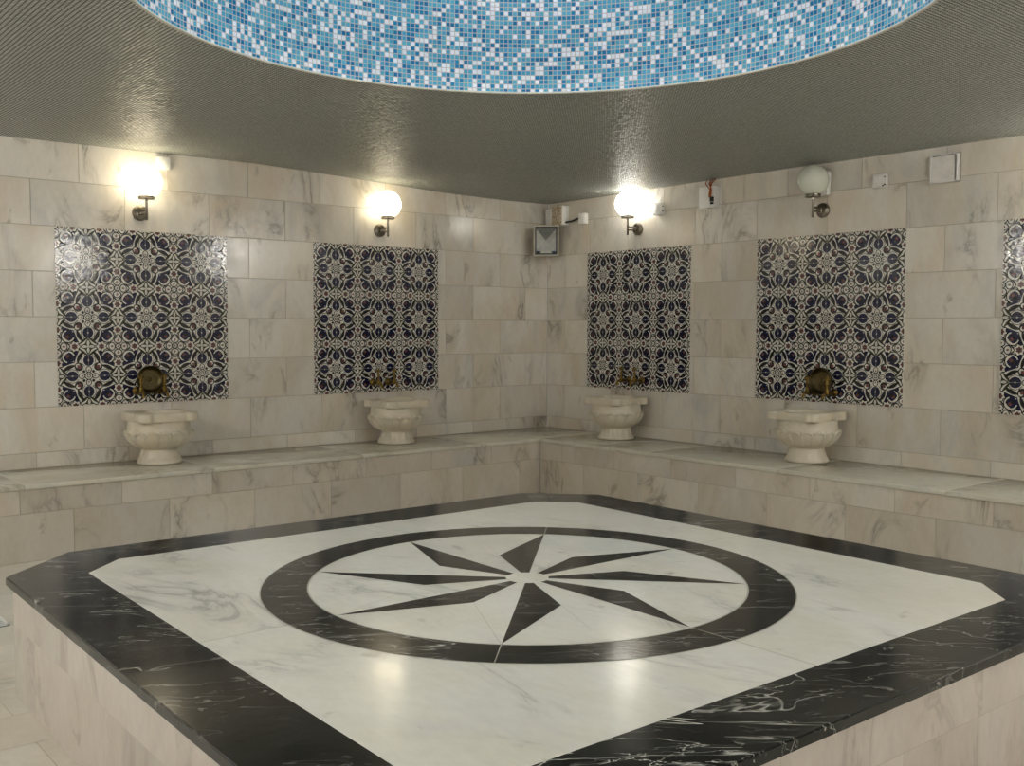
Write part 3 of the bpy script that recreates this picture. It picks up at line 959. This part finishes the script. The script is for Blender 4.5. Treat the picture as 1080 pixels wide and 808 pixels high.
# box with the bundle of copper wires
wb = empty('junction_box', (0, -1.930, 1.020 + EYE), RZ, 'open white box with copper wires reaching up to the ceiling', 'junction box', 'large junction boxes')
bm = bmesh.new()
w, h, d, th = .155, .165, .060, .004
box(bm, (-w / 2, -.006, -h / 2), (w / 2, 0, h / 2), .002, 1)
box(bm, (-w / 2, -d, -h / 2), (w / 2, -d + .006, h / 2), .003, 2)
box(bm, (-w / 2, -d, -h / 2), (-w / 2 + th, 0, h / 2), .0015, 1); box(bm, (w / 2 - th, -d, -h / 2), (w / 2, 0, h / 2), .0015, 1)
box(bm, (-w / 2, -d, -h / 2), (w / 2, 0, -h / 2 + th), .0015, 1)
link('body', bm, M_white, wb, True, 40)
bm = bmesh.new(); box(bm, (-w / 2 - .003, -d - .004, -h / 2 - .012), (w / 2 - .06, -d + .002, -h / 2 + .002), .002, 1)
link('lip', bm, M_whitedirty, wb, True, 40)
wr = empty('copper_wires', (0, -1.960, 1.02 + EYE), RZ, 'twisted copper wires hanging from the ceiling over the open white box', 'wires')
zc = .140
for a, b in (((-.055, zc - .004), (.012, .015)), ((-.012, zc), (.022, .012)), ((.035, zc - .002), (.006, .02)), ((.012, zc), (.016, .0))):
    bm = bmesh.new()
    tube(bm, [(a[0], -.03, a[1]), (a[0] * .7 + b[0] * .3, -.067, a[1] * .75), (b[0] + .004, -.072, .05), (b[0], -.074, b[1]), (b[0] - .002, -.074, -.012)], .0042, 8)
    link('wire', bm, M_copper, wr, True)
bm = bmesh.new()
box(bm, (-.004, -.086, -.072), (.026, -.068, -.008), .003, 2)
cn = link('connector', bm, M_white, wr, True, 40)
bm = bmesh.new(); box(bm, (.022, -.089, -.040), (.046, -.064, -.004), .003, 2)
link('terminal', bm, M_darkplastic, cn, True, 40)
bm = bmesh.new(); box(bm, (.026, -.089, -.060), (.044, -.064, -.045), .002, 1)
link('terminal', bm, M_darkplastic, cn, True, 40)
# white box behind the unlit lamp
small_box(.150, .170, .045, (0, -2.922, 1.020 + EYE), RZ, 'square white box half hidden behind the unlit globe lamp', cover='square', group='large junction boxes')
# big square box with metal edge
sq = empty('junction_box', (0, -3.835, 1.020 + EYE), RZ, 'square box with a pale cover and shiny metal rim, highest on the wall', 'junction box', 'large junction boxes')
bm = bmesh.new()
w, h, d, th = .178, .180, .045, .007
box(bm, (-w / 2, -.010, -h / 2), (w / 2, 0, h / 2), .001, 1)
for lo, hi in (((-w / 2, -d, -h / 2), (-w / 2 + th, 0, h / 2)), ((w / 2 - th, -d, -h / 2), (w / 2, 0, h / 2)), ((-w / 2, -d, h / 2 - th), (w / 2, 0, h / 2)), ((-w / 2, -d, -h / 2), (w / 2, 0, -h / 2 + th))):
    box(bm, lo, hi, .0015, 1)
link('body', bm, M_steel, sq, True, 40)
bm = bmesh.new(); box(bm, (-w / 2 + th, -d + .006, -h / 2 + th), (w / 2 - th - .012, -d + .012, h / 2 - th - .004), .002, 1)
link('cover', bm, M_whitedirty, sq, True, 40)
# rust stained box and its neighbour by the corner
rb = empty('junction_box', (0, -.225, 1.018 + EYE), RZ, 'rust-stained box above the floodlight, close under the ceiling', 'junction box', 'large junction boxes')
bm = bmesh.new(); box(bm, (-.07, -.085, -.088), (.07, 0, .088), .006, 3); link('body', bm, M_white, rb, True, 40)
bm = bmesh.new(); box(bm, (-.066, -.092, -.084), (.066, -.083, .084), .003, 2); link('cover', bm, M_rust, rb, True, 40)
# cable
bm = bmesh.new(); tube(bm, [(-.045, -.285, .955 + EYE), (-.03, -.36, .962 + EYE), (-.028, -.42, .975 + EYE), (-.03, -.470, .985 + EYE)], .008, 10)
tag(link('cable', bm, M_darkplastic, None, True), 'short black cable between the rust-stained box and the small white box', 'cable')
nb = empty('junction_box', (0, -.082, 1.020 + EYE), RZ, 'pale box squeezed between the room corner and the rust-stained box', 'junction box', 'large junction boxes')
bm = bmesh.new(); box(bm, (-.062, -.045, -.07), (.062, 0, .07), .005, 2); link('body', bm, M_white, nb, True, 40)
bm = bmesh.new(); box(bm, (-.052, -.050, -.06), (.052, -.044, .06), .003, 2); link('cover', bm, M_whitedirty, nb, True, 40)

# ------------------------------------------------------------------ corner floodlight (local: front towards -y)
fl = empty('floodlight', (-.175, -.175, .788 + EYE), -radians(40), 'grey-framed floodlight mounted across the room corner', 'floodlight')
FW, FH = .113, .138
def frame(bm, w, h, t, y0, y1, bev, mat=0):
    for lo, hi in (((-w, y0, -h), (-w + t, y1, h)), ((w - t, y0, -h), (w, y1, h)), ((-w + t * .9, y0, h - t), (w - t * .9, y1, h)), ((-w + t * .9, y0, -h), (w - t * .9, y1, -h + t))):
        box(bm, lo, hi, bev, 2, mat)
bm = bmesh.new(); frame(bm, FW, FH, .013, -.035, .02, .003)
link('frame', bm, M_greymetal, fl, True, 40)
bm = bmesh.new(); frame(bm, FW - .011, FH - .011, .013, -.031, .01, .002)
link('gasket', bm, M_darkplastic, fl, True, 40)
bm = bmesh.new(); box(bm, (-FW + .006, .038, -FH + .006), (FW - .006, .085, FH - .006), .012, 3)
frame(bm, FW - .004, FH - .004, .006, .015, .05, .001)
for k in range(7): box(bm, (-.085 + k * .0275, .083, -.10), (-.080 + k * .0275, .098, .10), .001, 1)
link('housing', bm, M_greymetal, fl, True, 40)
# pyramid reflector: four facets falling back to a point
bm = bmesh.new()
a, b = FW - .023, FH - .023
zt_, zb_ = b - .006, -b + .022
cs = [bm.verts.new(p) for p in ((-a, -.022, zb_), (a, -.022, zb_), (a, -.022, zt_), (-a, -.022, zt_))]
ap = bm.verts.new((0, .035, .005))
for k in range(4):
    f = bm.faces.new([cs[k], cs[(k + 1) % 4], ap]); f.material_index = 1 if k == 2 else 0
link('reflector', bm, [M_reflector, M_reflectorshade], fl)
bm = bmesh.new(); box(bm, (-.045, -.027, -b - .001), (.045, -.018, -b + .024), .002, 1)
link('lamp_board', bm, M_led, fl, True, 40)
for s_ in (-1, 1):
    bm = bmesh.new(); box(bm, (s_ * .07 - .014, -.027, -b), (s_ * .07 + .014, -.020, -b + .02), .002, 1)
    link('clip', bm, M_darkplastic, fl, True, 40)
bm = bmesh.new(); box(bm, (-a - .002, -.0345, -b - .002), (a + .002, -.0325, b + .002), 0)
link('front_glass', bm, M_clear, fl)
bm = bmesh.new()
tube(bm, [(-.10, .04, 0), (-.10, .10, .01), (0, .135, .01), (.10, .10, .01), (.10, .04, 0)], .008, 8)
box(bm, (-.03, .125, -.03), (.03, .15, .05), .003, 1)
tube(bm, [(0, .15, .01), (0, .215, .01)], .012, 10)
link('bracket', bm, M_greymetal, fl, True, 40)

# ------------------------------------------------------------------ floor drain
dr = empty('floor_drain', (-5.235, -1.93, 0), 0, 'slotted white floor drain beside the platform', 'drain')
bm = bmesh.new(); box(bm, (-.09, -.09, -.001), (.09, .09, .003), .001, 1); link('pan', bm, M_darkplastic, dr)
bm = bmesh.new()
frame_parts = [((-.09, -.09, 0), (-.075, .09, .006)), ((.075, -.09, 0), (.09, .09, .006)), ((-.09, -.09, 0), (.09, -.075, .006)), ((-.09, .075, 0), (.09, .09, .006))]
for lo, hi in frame_parts: box(bm, lo, hi, .001, 1)
for k in range(-2, 3): box(bm, (-.08, k * .028 - .006, 0), (.08, k * .028 + .006, .006), .001, 1)
link('grate', bm, M_drain, dr)

# ------------------------------------------------------------------ world, view
wd = bpy.data.worlds.new('world'); SC.world = wd
wd.use_nodes = True
wd.node_tree.nodes['Background'].inputs[0].default_value = (.8, .85, .9, 1)
wd.node_tree.nodes['Background'].inputs[1].default_value = .2
vs = SC.view_settings
SC.display_settings.display_device = 'sRGB'
vs.view_transform = 'Standard'; vs.look = 'None'; vs.exposure = 0.2; vs.gamma = 1.0; vs.use_curve_mapping = False
SC.cycles.use_denoising = True
SC.cycles.max_bounces = 10; SC.cycles.diffuse_bounces = 6; SC.cycles.glossy_bounces = 5
SC.cycles.sample_clamp_indirect = 8.0
SC.cycles.use_light_tree = True
